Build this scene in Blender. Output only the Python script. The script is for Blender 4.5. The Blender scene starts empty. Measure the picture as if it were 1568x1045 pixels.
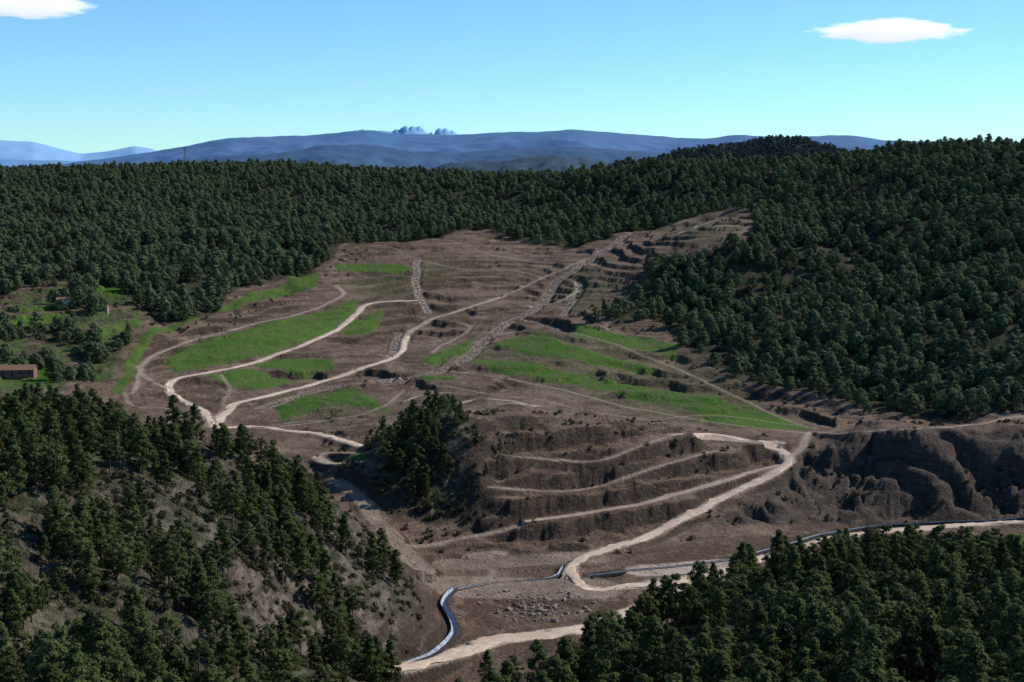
import bpy, math, random
import numpy as np
from mathutils import Vector, Matrix
rng=np.random.default_rng(7); random.seed(7)
scene=bpy.context.scene
scene.view_settings.view_transform='Standard'; scene.view_settings.look='None'; scene.view_settings.exposure=0
F=2178.0; PITCH=math.atan(272.5/F); CP,SP=math.cos(PITCH),math.sin(PITCH); Z0=200.0
SUN_AZ=math.radians(66); SUN_EL=math.radians(37)

# ------------------------------------------------------------------ image pixel helpers (bearing + slope of the camera ray through a pixel)
def pixel_ray(u,v):
    cx=(u-784)/F; cy=(522.5-v)/F; dy=CP+cy*SP; return cx/dy,(-SP+cy*CP)/dy

# ------------------------------------------------------------------ noise
_ang=rng.random((256,256))*2*np.pi; GX=np.cos(_ang); GY=np.sin(_ang)
def pn(x,y,o=0):
    x=x+o*17.37; y=y+o*9.11
    xi=np.floor(x).astype(np.int64); yi=np.floor(y).astype(np.int64); fx=x-xi; fy=y-yi
    ux=fx*fx*fx*(fx*(fx*6-15)+10); uy=fy*fy*fy*(fy*(fy*6-15)+10)
    def g(a,b,dx,dy): 
        i=(xi+a)&255; j=(yi+b)&255; return GX[i,j]*dx+GY[i,j]*dy
    n0=g(0,0,fx,fy)*(1-ux)+g(1,0,fx-1,fy)*ux; n1=g(0,1,fx,fy-1)*(1-ux)+g(1,1,fx-1,fy-1)*ux
    return (n0*(1-uy)+n1*uy)*1.5
def fbm(x,y,l,oc,seed=0,gain=.5):
    r=0;a=1
    for k in range(oc): r=r+a*pn(x/l,y/l,seed+k*3); l/=2.03; a*=gain
    return r
def sst(a,b,x):
    q=np.clip((x-a)/(b-a),0,1); return q*q*(3-2*q)

# ------------------------------------------------------------------ terrain control points (image pixel u,v, assumed distance)
C=[(600,1035,397),(690,940,451),(880,870,502),(930,920,465),(1100,870,502),(1230,835,532),(760,985,424),(1000,850,519),
(700,850,515),(700,885,490),(800,905,475),(800,960,439),(950,905,475),(900,960,439),(1100,895,483),(1400,815,551),(1560,822,544),(1560,800,566),
(760,830,522),(1000,820,538),(760,790,538),(880,775,546),(980,752,560),(1080,730,578),(1160,710,600),(750,750,550),(900,728,568),(1000,708,586),
(860,693,577),(940,685,584),(780,697,572),(900,636,602),(870,643,598),(900,674,590),(830,655,592),(960,650,604),(1030,668,618),(740,662,585),(690,648,580),(640,668,575),(600,708,570),
(570,745,560),(660,745,557),(690,800,538),(620,835,520),(1190,722,600),(1130,748,582),(1040,800,552),
(1250,690,628),(1300,672,615),(1400,664,607),(1500,660,607),(1568,660,607),(1300,664,640),(1400,655,632),(1500,650,632),
(1280,785,582),(1400,790,577),(1530,795,572),(1400,735,589),(1520,735,588),(1400,645,660),(1568,642,655),(1200,684,632),(1240,662,690),(1100,664,650),(1100,640,715),
(320,640,700),(260,585,790),(400,600,780),(470,590,800),(620,520,950),(650,490,1000),(800,450,1080),(890,380,1250),(650,372,1250),(740,355,1330),(1130,330,1150),
(1140,372,1050),(985,440,1050),(1010,485,980),(1200,605,780),(1050,560,840),(930,480,960),(1100,610,760),(850,500,950),(700,560,830),(850,560,830),(700,600,760),(880,620,745),(1000,640,715),
(560,650,690),(500,705,610),(430,660,680),(180,600,740),(220,500,900),(480,420,1080),(530,380,1200),(100,580,740),(0,595,700),(0,500,850),(150,460,930),(0,440,950),(330,470,960),(400,412,1080),
(100,385,1150),(0,405,1050),(250,340,1350),(450,375,1210),(100,310,1600),(0,270,2000),(200,264,1900),(280,259,1850),(400,256,1800),(480,272,1900),(570,279,1900),(650,269,1750),(720,276,1800),(850,282,1850),
(600,335,1450),(740,318,1500),(900,310,1450),(870,360,1330),(940,260,1500),(1100,264,1450),(1000,252,1480),(1170,268,1400),(1280,252,1400),(1350,239,1350),(1500,247,1300),(1568,252,1250),
(1500,605,710),(1300,525,850),(1500,505,830),(1100,485,980),(1200,440,1030),(1400,425,980),(1568,425,900),(1250,360,1150),(1450,350,1100),(1568,340,1050),(1300,295,1280),(1500,290,1200),(1100,305,1350),(1000,335,1350),(1200,295,1350),
(0,640,430),(90,650,435),(180,668,440),(300,695,450),(400,722,460),(490,757,475),(550,800,478),(610,865,470),(655,925,447),(650,985,414),
(0,750,330),(200,770,350),(400,810,380),(500,840,410),(200,900,290),(0,900,270),(400,950,330),(550,950,395),(0,1040,220),(300,1040,270),(480,1040,350),
(900,1010,335),(1000,965,335),(1150,905,355),(1300,870,375),(1450,872,380),(1568,885,380),(1000,1045,262),(1300,1045,230),(1568,1045,220),(1500,960,300),(1200,960,300)]
P=[];V=[]
for u,v,Y in C:
    t,g=pixel_ray(u,v); P.append((t,math.log(Y))); V.append(g*Y)
HID=[(-100,560,-112),(0,560,-115),(180,560,-122),(400,570,-134),(480,545,-130),(300,600,-127),
(-500,250,-60),(-500,430,-55),(-500,700,-85),(-500,1100,-50),(-500,1900,5),(2050,220,-70),(2050,380,-105),(2050,550,-140),(2050,620,-114),(2050,700,-108),(2050,900,-55),(2050,1200,-12),(2050,1500,-25),
(784,250,-108),(620,300,-124),(620,355,-138),(540,390,-141),(760,330,-126),(820,350,-132),(1000,430,-143),(1150,445,-143),(1300,465,-143),(1450,485,-144),(1568,485,-144),
(1350,1800,-60),(1100,1900,-70)]
for u in range(-500,2100,320): HID+= [(u,2300,-85),(u,2600,-110)]
for u in (-500,0,400,784,1200,1568,2050): HID.append((u,110,-62))
for u,Y,z in HID: P.append(((u-784)/F,math.log(Y))); V.append(z)
P=np.array(P);V=np.array(V);n=len(P)
K=np.linalg.norm(P[:,None]-P[None],axis=2)
A=np.zeros((n+3,n+3));A[:n,:n]=K+np.eye(n)*-1e-4;A[:n,n]=1;A[:n,n+1:]=P;A[n,:n]=1;A[n+1:,:n]=P.T
W=np.linalg.solve(A,np.r_[V,0,0,0])
NT,NS=1251,1055
T=np.linspace(-.56,.56,NT);S=np.linspace(math.log(110),math.log(2600),NS);DT=T[1]-T[0];DS=S[1]-S[0]
TT,SS=np.meshgrid(T,S)
H=W[n]+W[n+1]*TT+W[n+2]*SS
for k in range(n): H+=W[k]*np.sqrt((TT-P[k,0])**2+(SS-P[k,1])**2)
def blur(a,sig,ax):
    r=int(sig*3);k=np.exp(-.5*(np.arange(-r,r+1)/sig)**2);k/=k.sum()
    pad=[(0,0),(0,0)];pad[ax]=(r,r);b=np.pad(a,pad,mode='edge');o=np.zeros_like(a)
    for i,w in enumerate(k):
        o+=w*(b[i:i+a.shape[0],:] if ax==0 else b[:,i:i+a.shape[1]])
    return o
H=blur(blur(H,7,1),2.2,0)
YY=np.exp(SS);XX=TT*YY
H0=H.copy();G0=H0/YY
def geo(u,v,ymin=130):  # casts an image pixel's camera ray onto the base terrain
    t,g=pixel_ray(u,v); fj=(t-T[0])/DT; j=int(np.clip(fj,0,NT-2)); w=fj-j
    col=G0[:,j]*(1-w)+G0[:,j+1]*w
    i0=max(0,int((math.log(ymin)-S[0])/DS)); idx=np.nonzero(col[i0:]>=g)[0]
    if len(idx)==0: return t,S[-1]
    i=i0+idx[0]
    if i==i0 or i==0: return t,S[i]
    a=(g-col[i-1])/(col[i]-col[i-1]+1e-12); a=min(max(a,0),1)
    return t,S[i-1]+a*DS
def bil(Aa,t,s):
    fj=np.clip((np.asarray(t)-T[0])/DT,0,NT-1.001);fi=np.clip((np.asarray(s)-S[0])/DS,0,NS-1.001)
    j=fj.astype(int);i=fi.astype(int);a=fj-j;b=fi-i
    return (Aa[i,j]*(1-a)+Aa[i,j+1]*a)*(1-b)+(Aa[i+1,j]*(1-a)+Aa[i+1,j+1]*a)*b
def poly_sd(polys,ts=None):
    """signed distance (m, + inside) of the union of polygons on the terrain grid"""
    out=np.full((NS,NT),-60.0)
    for pts in polys:
        p=np.array(pts); m=.03
        j0=max(0,int((p[:,0].min()-m-T[0])/DT));j1=min(NT,int((p[:,0].max()+m-T[0])/DT)+2)
        i0=max(0,int((p[:,1].min()-m-S[0])/DS));i1=min(NS,int((p[:,1].max()+m-S[0])/DS)+2)
        if j1<=j0 or i1<=i0: continue
        t=TT[i0:i1,j0:j1];s=SS[i0:i1,j0:j1];d=np.full(t.shape,9.0);ins=np.zeros(t.shape,bool)
        for k in range(len(p)):
            a=p[k];b=p[(k+1)%len(p)];e=b-a
            q=np.clip(((t-a[0])*e[0]+(s-a[1])*e[1])/(e@e+1e-12),0,1)
            d=np.minimum(d,np.hypot(t-a[0]-q*e[0],s-a[1]-q*e[1]))
            c=((a[1]>s)!=(b[1]>s))&(t<(b[0]-a[0])*(s-a[1])/(b[1]-a[1]+1e-15)+a[0]);ins^=c
        sd=np.where(ins,d,-d)*YY[i0:i1,j0:j1]
        out[i0:i1,j0:j1]=np.maximum(out[i0:i1,j0:j1],np.clip(sd,-60,60))
    return out
def gp(l,ymin=130): return [geo(u,v,ymin) for u,v in l]

# ------------------------------------------------------------------ land cover
line=gp([(-250,470),(-60,455),(0,455),(80,428),(180,428),(215,470),(240,492),(330,478),(345,455),(400,436),(480,415),(530,378),(580,368),(650,366),(740,350),(800,370),(890,378),(940,362),(1000,345),(1080,328),(1120,322),(1152,330),(1150,372),(1085,392),(1010,400),(985,440),(912,485),(960,492),(1010,490),(1050,540),(1130,585),(1250,612),(1400,636),(1480,636),(1568,632),(1800,632)],600)
fmain=[(-.7,line[0][1])]+line+[(.7,line[-1][1]),(.7,S[-1]+.1),(-.7,S[-1]+.1)]
ls=math.log
fleft=[(-.7,ls(100)),(-.7,ls(500)),(-.36,ls(500)),(-.27,ls(490)),(-.2,ls(478)),(-.13,ls(482)),(-.10,ls(475)),(-.082,ls(462)),(-.07,ls(425)),(-.09,ls(390)),(-.1,ls(350)),(-.06,ls(300)),(0,ls(200)),(0,ls(100))]
fright=[(-.03,ls(100)),(-.03,ls(285)),(0.02,ls(300)),(.05,ls(318)),(.068,ls(350)),(.1,ls(366)),(.17,ls(385)),(.24,ls(400)),(.36,ls(410)),(.7,ls(410)),(.7,ls(100))]
fknoll=gp([(565,705),(580,672),(625,650),(690,643),(715,655),(728,690),(715,740),(700,790),(670,790),(620,765),(578,742)],500)
sdF=poly_sd([fmain]);sdL=poly_sd([fleft]);sdR=poly_sd([fright]);sdK=poly_sd([fknoll])
sdAg=poly_sd([gp([(-200,450),(0,450),(90,428),(190,430),(215,480),(200,520),(170,575),(90,600),(-200,620)],600)])
greens=[gp(l,520) for l in [
 [(168,600),(200,540),(235,500),(330,468),(430,432),(470,412),(490,418),(487,438),(430,450),(330,476),(285,490),(243,512),(218,545),(200,580),(184,604)],
 [(255,540),(300,522),(400,495),(480,480),(530,462),(548,457),(545,480),(500,508),(420,538),(330,560),(270,568),(250,555)],
 [(318,574),(380,562),(410,570),(460,580),(400,594),(350,590)],[(388,558),(420,546),(450,544),(505,549),(518,562),(465,572),(410,564)],
 [(420,618),(480,602),(540,594),(570,607),(605,628),(560,622),(520,618),(480,628),(430,642)],
 [(540,492),(590,470),(580,500),(560,512),(520,508)],
 [(700,550),(780,549),(880,570),(1000,588),(1100,608),(1200,633),(1243,657),(1150,655),(1080,642),(1060,626),(960,602),(840,582),(760,566)],
 [(750,527),(800,513),(840,510),(880,530),(985,556),(1010,566),(960,562),(870,550),(790,537)],
 [(868,497),(905,497),(950,510),(1040,530),(1035,546),(940,527),(885,515)],
 [(640,551),(690,532),(725,515),(722,530),(700,545),(665,556)],[(508,405),(560,402),(625,405),(630,415),(520,414)],[(0,560),(60,557),(95,566),(100,586),(0,592)],
 [(1420,822),(1568,816),(1700,820),(1568,848),(1480,842)],[(505,700),(560,693),(562,704),(515,708)],[(640,575),(690,570),(700,578),(650,583)],
 [(0,488),(60,482),(110,488),(60,498),(0,500)],[(120,440),(190,446),(180,456),(110,450)],[(30,470),(90,466),(92,474),(30,478)],[(150,505),(205,490),(225,495),(190,512),(150,520)]]]
sdG=poly_sd(greens)
weak=[gp(l,520) for l in [[(520,425),(620,418),(640,450),(600,456),(545,450)],[(850,400),(985,440),(930,480),(870,470)],[(1000,350),(1120,335),(1140,370),(1060,380)],[(700,540),(830,500),(900,495),(1040,530),(1240,655),(1080,650),(860,600)],[(640,400),(700,395),(700,420),(650,430)],[(420,600),(540,590),(610,630),(430,645)]]]
sdWk=poly_sd(weak)
mine=gp([(180,610),(215,540),(290,490),(400,455),(500,430),(540,370),(740,352),(890,380),(1120,330),(1140,370),(1000,400),(920,490),(1050,540),(1130,590),(1250,615),(1400,640),(1300,660),(1050,660),(900,632),(700,612),(560,660),(480,700),(300,660)],500)
sdM=poly_sd([mine])
sdMound=poly_sd([gp([(700,655),(830,640),(960,640),(1110,672),(1220,690),(1190,735),(1090,775),(1000,825),(860,850),(690,830),(745,760)],480)])
sdCl=poly_sd([gp([(1215,690),(1300,668),(1400,658),(1560,655),(1750,655),(1750,790),(1560,795),(1400,797),(1200,805),(1090,805),(1180,740)],480)])

# ------------------------------------------------------------------ terrain relief
nat=np.clip(1-sst(-5,8,sdM),0,1)
flatv=sst(-10,6,H*-1-139)*(YY>380)
H=H+nat*(1-.9*flatv)*(fbm(XX,YY,90,3,1)*5.0*sst(250,600,YY)*sst(1800,1200,YY)*(1-sst(-25,0,sdCl))+fbm(XX,YY,30,4,5)*2.2)+fbm(XX,YY,9,3,9)*.35
far=sst(700,1300,YY)*sst(-5,15,sdF); H+=far*(fbm(XX,YY,240,4,21)*11)*sst(1550,1150,YY)
# terraces
q=H+fbm(XX,YY,120,2,31)*4.5+fbm(XX,YY,30,3,35)*1.1; hs=4.2
fr=q/hs-np.floor(q/hs); am=np.clip(.75+fbm(XX,YY,70,3,36)*1.1,.1,1.15);stp=hs*(sst(.80,.99,fr)-fr); H+=am*stp*sst(-2,10,sdM)*(1-.55*sst(0,4,sdG))
H+=sst(-2,8,sdM)*(fbm(XX,YY,14,3,37)*.45+fbm(XX,YY,5,2,38)*.15)*(1-sst(0,4,sdG))
q=H+fbm(XX,YY,60,2,33)*1.2; hs=6.2; fr=q/hs-np.floor(q/hs); H+=1.0*hs*(sst(.58,.97,fr)-fr)*sst(-2,8,sdMound)
q=H+fbm(XX,YY,40,2,33)*.8; hs=2.6; fr=q/hs-np.floor(q/hs); H+=.9*hs*(sst(.7,.97,fr)-fr)*sst(-2,8,sdAg)
# badland gullies and rills
vw=fbm(XX,YY,70,2,48)
rid=1-np.abs(pn((XX+YY*.4)/38+fbm(XX,YY,45,3,44)*.8,YY/110,41))*2; rid2=1-np.abs(pn((XX-YY*.4)/14+fbm(XX,YY,18,3,45)*1.1,YY/40,42))*2;rid3=1-np.abs(pn(XX/3.8+fbm(XX,YY,7,3,46)*1.1,YY/18,43))*2
rc=np.clip(rid,0,1)
wc=sst(-2,12,sdCl)
H+=wc*(-rc**2.5*8.5*(.5+1.0*np.clip(.5+vw,0,1))-np.clip(rid2,0,1)**2*2.0-np.clip(rid3,0,1)**2*.35+3.6+fbm(XX,YY,18,5,47,.5)*1.5)
q=H+fbm(XX,YY,30,3,49)*1.5; hs=4.6; fr=q/hs-np.floor(q/hs); H+=.45*hs*(sst(.35,.9,fr)-fr)*wc
wm=sst(-2,6,np.maximum(sdMound,np.maximum(sdK,sdL*.7))); H+=wm*(-np.clip(rid2,0,1)**2*.8-np.clip(rid3,0,1)**2*.22+fbm(XX,YY,8,4,50,.5)*.75)
H+=sst(0,8,sdMound)*fbm(XX,YY,22,3,52)*1.2
H+=sst(0,10,sdL)*fbm(XX,YY,35,4,53)*3.6
sl=np.gradient(H,axis=0)/(YY*DS); st=sst(.22,.6,sl)*np.maximum(sst(-2,4,sdM),sst(-2,4,sdMound)); H-=st*(np.clip(rid3,0,1)**2*.5+np.abs(fbm(XX,YY,4.5,3,61))*.6-.25)
Hd=H.copy()
DIST=np.full((NS,NT),99.0);ZR=np.zeros((NS,NT));LITE=np.zeros((NS,NT))

def resample(pts,ymin,step=4.0):
    w=[]
    for u,v in pts:
        t,s=geo(u,v,ymin); y=math.exp(s); w.append((t*y,y))
    w=np.array(w); q=np.vstack([2*w[0]-w[1],w,2*w[-1]-w[-2]]); out=[]
    for k in range(1,len(q)-2):
        L=np.linalg.norm(q[k+1]-q[k]); m=max(2,int(L/step))
        for a in np.arange(m)/m:
            out.append(.5*((2*q[k])+(-q[k-1]+q[k+1])*a+(2*q[k-1]-5*q[k]+4*q[k+1]-q[k+2])*a*a+(-q[k-1]+3*q[k]-3*q[k+1]+q[k+2])*a**3))
    out.append(q[-2]); out=np.array(out)
    out[:,0]+=pn(out[:,0]/25,out[:,1]/25,7)*1.5; out[:,1]+=pn(out[:,0]/25,out[:,1]/25,8)*1.5
    return out
def heights(xy,Ha,sm=4):
    z=bil(Ha,xy[:,0]/xy[:,1],np.log(xy[:,1]))
    if len(z)>3:
        k=np.exp(-.5*(np.arange(-8,9)/sm)**2);k/=k.sum();z=np.convolve(np.pad(z,8,mode='edge'),k,'valid')
    return z
def carve(xy,z,w,marg=9,lite=1.0):
    for k in range(len(xy)-1):
        a=xy[k];b=xy[k+1];e=b-a;R=w/2+marg
        ym=min(a[1],b[1])-R;yM=max(a[1],b[1])+R
        i0=max(0,int((math.log(ym)-S[0])/DS));i1=min(NS,int((math.log(yM)-S[0])/DS)+2)
        tm=min(a[0],b[0])-R;tM=max(a[0],b[0])+R
        ta=min(tm/ym,tm/yM);tb=max(tM/ym,tM/yM)
        j0=max(0,int((ta-T[0])/DT));j1=min(NT,int((tb-T[0])/DT)+2)
        if i1<=i0 or j1<=j0: continue
        x=XX[i0:i1,j0:j1];y=YY[i0:i1,j0:j1]
        q=np.clip(((x-a[0])*e[0]+(y-a[1])*e[1])/(e@e+1e-9),0,1)
        d=np.hypot(x-a[0]-q*e[0],y-a[1]-q*e[1])-w/2
        m=d<DIST[i0:i1,j0:j1]
        DIST[i0:i1,j0:j1][m]=d[m];ZR[i0:i1,j0:j1][m]=(z[k]+(z[k+1]-z[k])*q)[m];LITE[i0:i1,j0:j1][m]=lite
ROADS=[ # points, width m, ymin, pale?
 ([(560,1046),(600,1034),(660,1018),(710,998),(760,983),(830,972),(900,962),(940,945),(1010,920),(1090,890)],8,390,1),
 ([(940,945),(930,925),(900,905),(877,880),(890,858),(930,840),(1000,820),(1040,800),(1075,775),(1130,748),(1190,722),(1208,702),(1180,686),(1100,670),(1030,664)],5.0,480,1),
 ([(1195,704),(1160,711),(1080,730),(980,752),(880,775),(800,792)],2.8,480,0),
 ([(1700,806),(1568,800),(1500,803),(1440,806),(1370,813),(1290,822),(1235,832),(1190,848),(1130,868),(1060,890),(940,905)],5.5,480,1),
 ([(562,676),(500,664),(430,655),(380,649),(330,648),(312,628),(262,598),(268,580),(330,568),(400,549),(480,520),(530,495),(558,466),(590,460),(640,459)],4.2,600,1),
 ([(330,648),(345,630),(370,615),(430,601),(500,578),(560,560),(608,543),(622,510)],4.6,600,1)]
TRK=[([(485,697),(515,710),(560,706)],4,.9),([(485,697),(510,690),(562,690)],2,.7),([(1208,702),(1230,684),(1240,664),(1300,666),(1400,655),(1500,645),(1568,638),(1700,636)],3,.5),([(622,510),(650,490),(690,475),(740,462),(770,452)],4.0,.75),([(770,452),(830,425),(900,392),(960,368)],2.4,.45),([(960,368),(1020,362),(1060,350),(1130,345)],2.6,.75),
 ([(205,602),(222,555),(280,522),(360,500),(450,482),(522,455),(516,435)],2.4,.6),([(262,598),(225,580),(210,560)],2.4,.5),
 ([(800,792),(700,826),(660,838),(620,836)],3,.45),([(1100,690),(1000,708),(900,728),(820,742),(750,750)],1.6,.5),([(1040,668),(940,685),(860,693),(780,697)],1.6,.5),
 ([(690,565),(800,580),(900,605),(1000,630),(1100,645),(1240,662)],1.6,.5),([(850,500),(920,520),(1020,555),(1120,600),(1240,655)],1.6,.35),([(560,580),(640,570),(700,553),(760,512),(850,500)],2.2,.6),
 ([(680,590),(760,603),(840,612),(1000,642)],1.5,.4),([(700,612),(740,606),(780,612),(820,622)],2.0,.9),([(740,622),(780,617),(830,622)],2.2,1.),([(690,600),(650,603),(620,612)],1.5,.7),([(640,395),(700,410),(780,412),(830,425)],1.5,.45),([(660,385),(740,388),(850,402)],1.5,.4),
 ([(690,430),(760,428),(800,440)],1.5,.4),([(680,372),(760,375),(840,392)],1.3,.35),([(700,445),(740,436),(820,437)],1.3,.35),([(900,400),(940,410),(985,415)],1.3,.4),([(800,470),(850,462),(880,445),(884,425)],1.8,.6),([(1000,642),(1100,634),(1250,655)],1.5,.4),([(620,590),(600,610),(560,630),(500,640),(430,648)],1.6,.4),([(980,440),(960,470),(930,500),(1000,520)],1.4,.3),
 ([(560,640),(480,640),(400,648)],1.5,.4),([(700,890),(640,860),(600,820),(560,770),(520,740)],6,.3),([(660,880),(620,850),(580,790),(545,750)],1.5,.4),([(740,900),(760,870),(800,850),(870,856)],2,.35),([(660,540),(690,520),(720,500),(700,490)],1.4,.5),([(1060,350),(1090,338),(1130,332)],1.3,.5),([(1040,372),(1090,362),(1140,362)],1.3,.5),
 ([(740,1000),(850,985),(930,975)],4,.5),([(750,930),(800,950),(870,930),(860,905)],3,.3),([(340,572),(350,600),(330,640)],1.6,.4),([(190,600),(205,620),(260,625),(300,645)],2,.4)]
GUL=[([(1000,345),(960,362),(900,395),(850,430),(820,470),(780,490),(740,520),(700,553),(620,575),(540,584),(470,598),(400,622)],8,.3),([(640,392),(638,420),(640,445),(657,472)],5,.55),([(612,505),(606,525),(600,545)],5,.45),([(870,505),(840,492),(790,485)],4,.4),([(890,430),(880,455),(860,480)],4,.5)]
CHAN=[([(590,1024),(625,1014),(655,1005),(672,990),(694,962),(682,935),(680,920),(700,902)],1.8,390,0),
 ([(700,902),(760,893),(850,885),(868,868),(892,850)],1.1,380,1),
 ([(905,883),(960,876),(1040,868),(1110,860),(1190,836),(1240,822),(1300,812),(1380,803),(1568,794),(1700,796)],1.1,480,1)]
pads=[([(985,875),(1110,865)],14,.9),([(1010,895),(1110,885)],10,.8),([(1080,672),(1190,684)],7,.8),([(700,945),(760,925),(900,925)],24,.3),([(730,850),(760,848)],9,.4),([(690,862),(900,856)],14,.25),([(715,905),(715,965)],9,.4),([(780,895),(870,900)],8,.4)]
RD=[];
for pts,w,ym,pale in ROADS:
    xy=resample(pts,ym);z=heights(xy,Hd,5);RD.append((xy,w,pale));carve(xy,z,w,9,1.0 if pale else .6)
for L in (TRK,pads,GUL):
    for pts,w,l in L:
        xy=resample(pts,480);z=heights(xy,Hd,2 if L is GUL else 4)-(1.4 if L is GUL else 0)
        carve(xy,z,w,5,l)
CH=[]
for pts,w,ym,dk in CHAN:
    xy=resample(pts,ym,2.5);z=heights(xy,Hd,6);CH.append((xy,z,w,dk));carve(xy,z-1.5,w*.6,2.,.25)
H=Hd+(ZR-Hd)*sst(4.0,0,DIST)
H+=fbm(XX,YY,3.5,2,60)*.14*sst(0,2,DIST)

# ------------------------------------------------------------------ material helpers
def mat(name):
    m=bpy.data.materials.new(name);m.use_nodes=True;nt=m.node_tree;b=nt.nodes['Principled BSDF'];b.inputs['Roughness'].default_value=.95
    b.inputs['Specular IOR Level'].default_value=.1
    return m,nt,b
class NB:
    def __init__(s,nt): s.nt=nt
    def n(s,t,**k):
        x=s.nt.nodes.new(t)
        for a,b in k.items(): setattr(x,a,b)
        return x
    def set(s,inp,v):
        if hasattr(v,'is_output') : s.nt.links.new(v,inp)
        elif v is not None: inp.default_value=v
    def math(s,op,a,b=None,clamp=False):
        x=s.n('ShaderNodeMath',operation=op,use_clamp=clamp);s.set(x.inputs[0],a);s.set(x.inputs[1],b);return x.outputs[0]
    def mix(s,f,a,b,mode='MIX'):
        x=s.n('ShaderNodeMix',data_type='RGBA',blend_type=mode);s.set(x.inputs[0],f)
        for i,c in ((6,a),(7,b)):
            s.set(x.inputs[i],(*c,1) if isinstance(c,tuple) and len(c)==3 else c)
        return x.outputs[2]
    def attr(s,nm): x=s.n('ShaderNodeAttribute',attribute_name=nm);return x.outputs['Fac']
    def rmp(s,v,a,b,c=0.,d=1.):
        x=s.n('ShaderNodeMapRange',interpolation_type='SMOOTHSTEP');s.set(x.inputs[0],v)
        for i,q in zip((1,2,3,4),(a,b,c,d)): x.inputs[i].default_value=q
        return x.outputs[0]
    def pos(s,sc=(1,1,1)):
        g=s.n('ShaderNodeNewGeometry');m=s.n('ShaderNodeVectorMath',operation='MULTIPLY');s.nt.links.new(g.outputs['Position'],m.inputs[0]);m.inputs[1].default_value=sc;return m.outputs[0]
    def noise(s,vec,sc,det=4,rough=.55):
        x=s.n('ShaderNodeTexNoise');s.set(x.inputs['Vector'],vec);x.inputs['Scale'].default_value=sc;x.inputs['Detail'].default_value=det;x.inputs['Roughness'].default_value=rough;return x.outputs['Fac']

# terrain material
mt,nt,bs=mat('terrain_soil');B=NB(nt);p=B.pos()
n1=B.noise(p,.018,5,.6);n2=B.noise(p,.12,5,.65);n3=B.noise(p,.9,4,.7);ns=B.noise(B.pos((.012,.012,.9)),1.0,4,.6);nr=B.noise(B.pos((.28,.12,.5)),1.0,5,.7)
geoN=B.n('ShaderNodeNewGeometry');sep=B.n('ShaderNodeSeparateXYZ');nt.links.new(geoN.outputs['Normal'],sep.inputs[0]);nz=sep.outputs[2]
soil=B.mix(B.rmp(n1,.35,.68),(.140,.094,.066),(.215,.155,.112))
soil=B.mix(B.rmp(ns,.42,.62),soil,(.098,.062,.043));soil=B.mix(B.math('MULTIPLY',B.rmp(n2,.5,.72),.7),soil,(.29,.215,.158))
soil=B.mix(B.math('MULTIPLY',B.rmp(n3,.55,.85),.5),soil,(.38,.295,.225));soil=B.mix(B.math('MULTIPLY',B.rmp(n3,.48,.22),.6),soil,(.052,.038,.029))
stp_=B.rmp(nz,.965,.84);soil=B.mix(B.math('MULTIPLY',stp_,.85),soil,B.mix(B.rmp(nr,.5,.74),(.046,.033,.026),(.145,.108,.08)))  # steep banks: darker exposed soil, with bank shading painted in too
soil=B.mix(B.math('MULTIPLY',B.rmp(B.noise(p,.35,5,.75),.52,.66),.45),soil,(.058,.057,.031))
wk=B.math('MULTIPLY',B.rmp(B.attr('weak'),-6,8),B.rmp(n2,.35,.6));soil=B.mix(B.math('MULTIPLY',wk,.6),soil,(.075,.09,.035))
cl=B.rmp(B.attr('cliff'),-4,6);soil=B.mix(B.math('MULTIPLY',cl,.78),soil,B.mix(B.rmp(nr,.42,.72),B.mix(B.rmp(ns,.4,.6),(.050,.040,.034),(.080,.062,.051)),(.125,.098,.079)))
ag=B.math('MULTIPLY',B.rmp(B.attr('agri'),-4,6),B.rmp(B.noise(B.pos((.03,.03,.35)),1.,3,.5),.42,.55));soil=B.mix(B.math('MULTIPLY',ag,.8),soil,(.06,.12,.026))
soil=B.mix(B.math('MULTIPLY',B.rmp(B.attr('agri'),-4,6),B.rmp(n2,.45,.6)),soil,(.055,.06,.03))
gsd=B.math('ADD',B.attr('green'),B.math('MULTIPLY',B.math('SUBTRACT',n2,.5),8.));gf=B.rmp(gsd,-.8,1.2)
gst=B.noise(B.pos((.01,.01,1.6)),1.,3,.6)
gr=B.mix(B.rmp(n1,.35,.65),(.044,.108,.012),(.078,.158,.020));gr=B.mix(B.math('MULTIPLY',B.rmp(gst,.46,.58),.6),gr,(.11,.14,.042));gr=B.mix(B.math('MULTIPLY',B.rmp(n2,.48,.68),.75),gr,(.115,.108,.052));gr=B.mix(B.math('MULTIPLY',B.rmp(n3,.45,.75),.5),gr,(.028,.066,.010))
gf=B.math('MULTIPLY',gf,B.rmp(nz,.60,.82));col=B.mix(gf,soil,gr)
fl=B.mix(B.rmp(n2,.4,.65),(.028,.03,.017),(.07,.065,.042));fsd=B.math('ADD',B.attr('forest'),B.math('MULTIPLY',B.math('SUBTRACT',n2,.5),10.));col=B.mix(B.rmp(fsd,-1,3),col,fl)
sc=B.mix(B.rmp(n2,.42,.62),(.042,.042,.025),(.13,.11,.078));sc=B.mix(B.math('MULTIPLY',B.rmp(n3,.55,.75),B.rmp(n1,.36,.56)),sc,(.32,.28,.225));sc=B.mix(B.rmp(B.noise(p,.3,5,.7),.47,.6),sc,(.044,.052,.021))
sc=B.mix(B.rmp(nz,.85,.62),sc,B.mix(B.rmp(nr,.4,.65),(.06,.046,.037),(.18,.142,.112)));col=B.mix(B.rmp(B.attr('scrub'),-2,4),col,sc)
td=B.math('ADD',B.attr('track'),B.math('MULTIPLY',B.math('SUBTRACT',n3,.5),3.4));tf=B.math('MULTIPLY',B.math('MULTIPLY',B.rmp(td,1.2,-.6),B.attr('lite')),B.rmp(n2,.3,.55,.45,1.))
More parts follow.
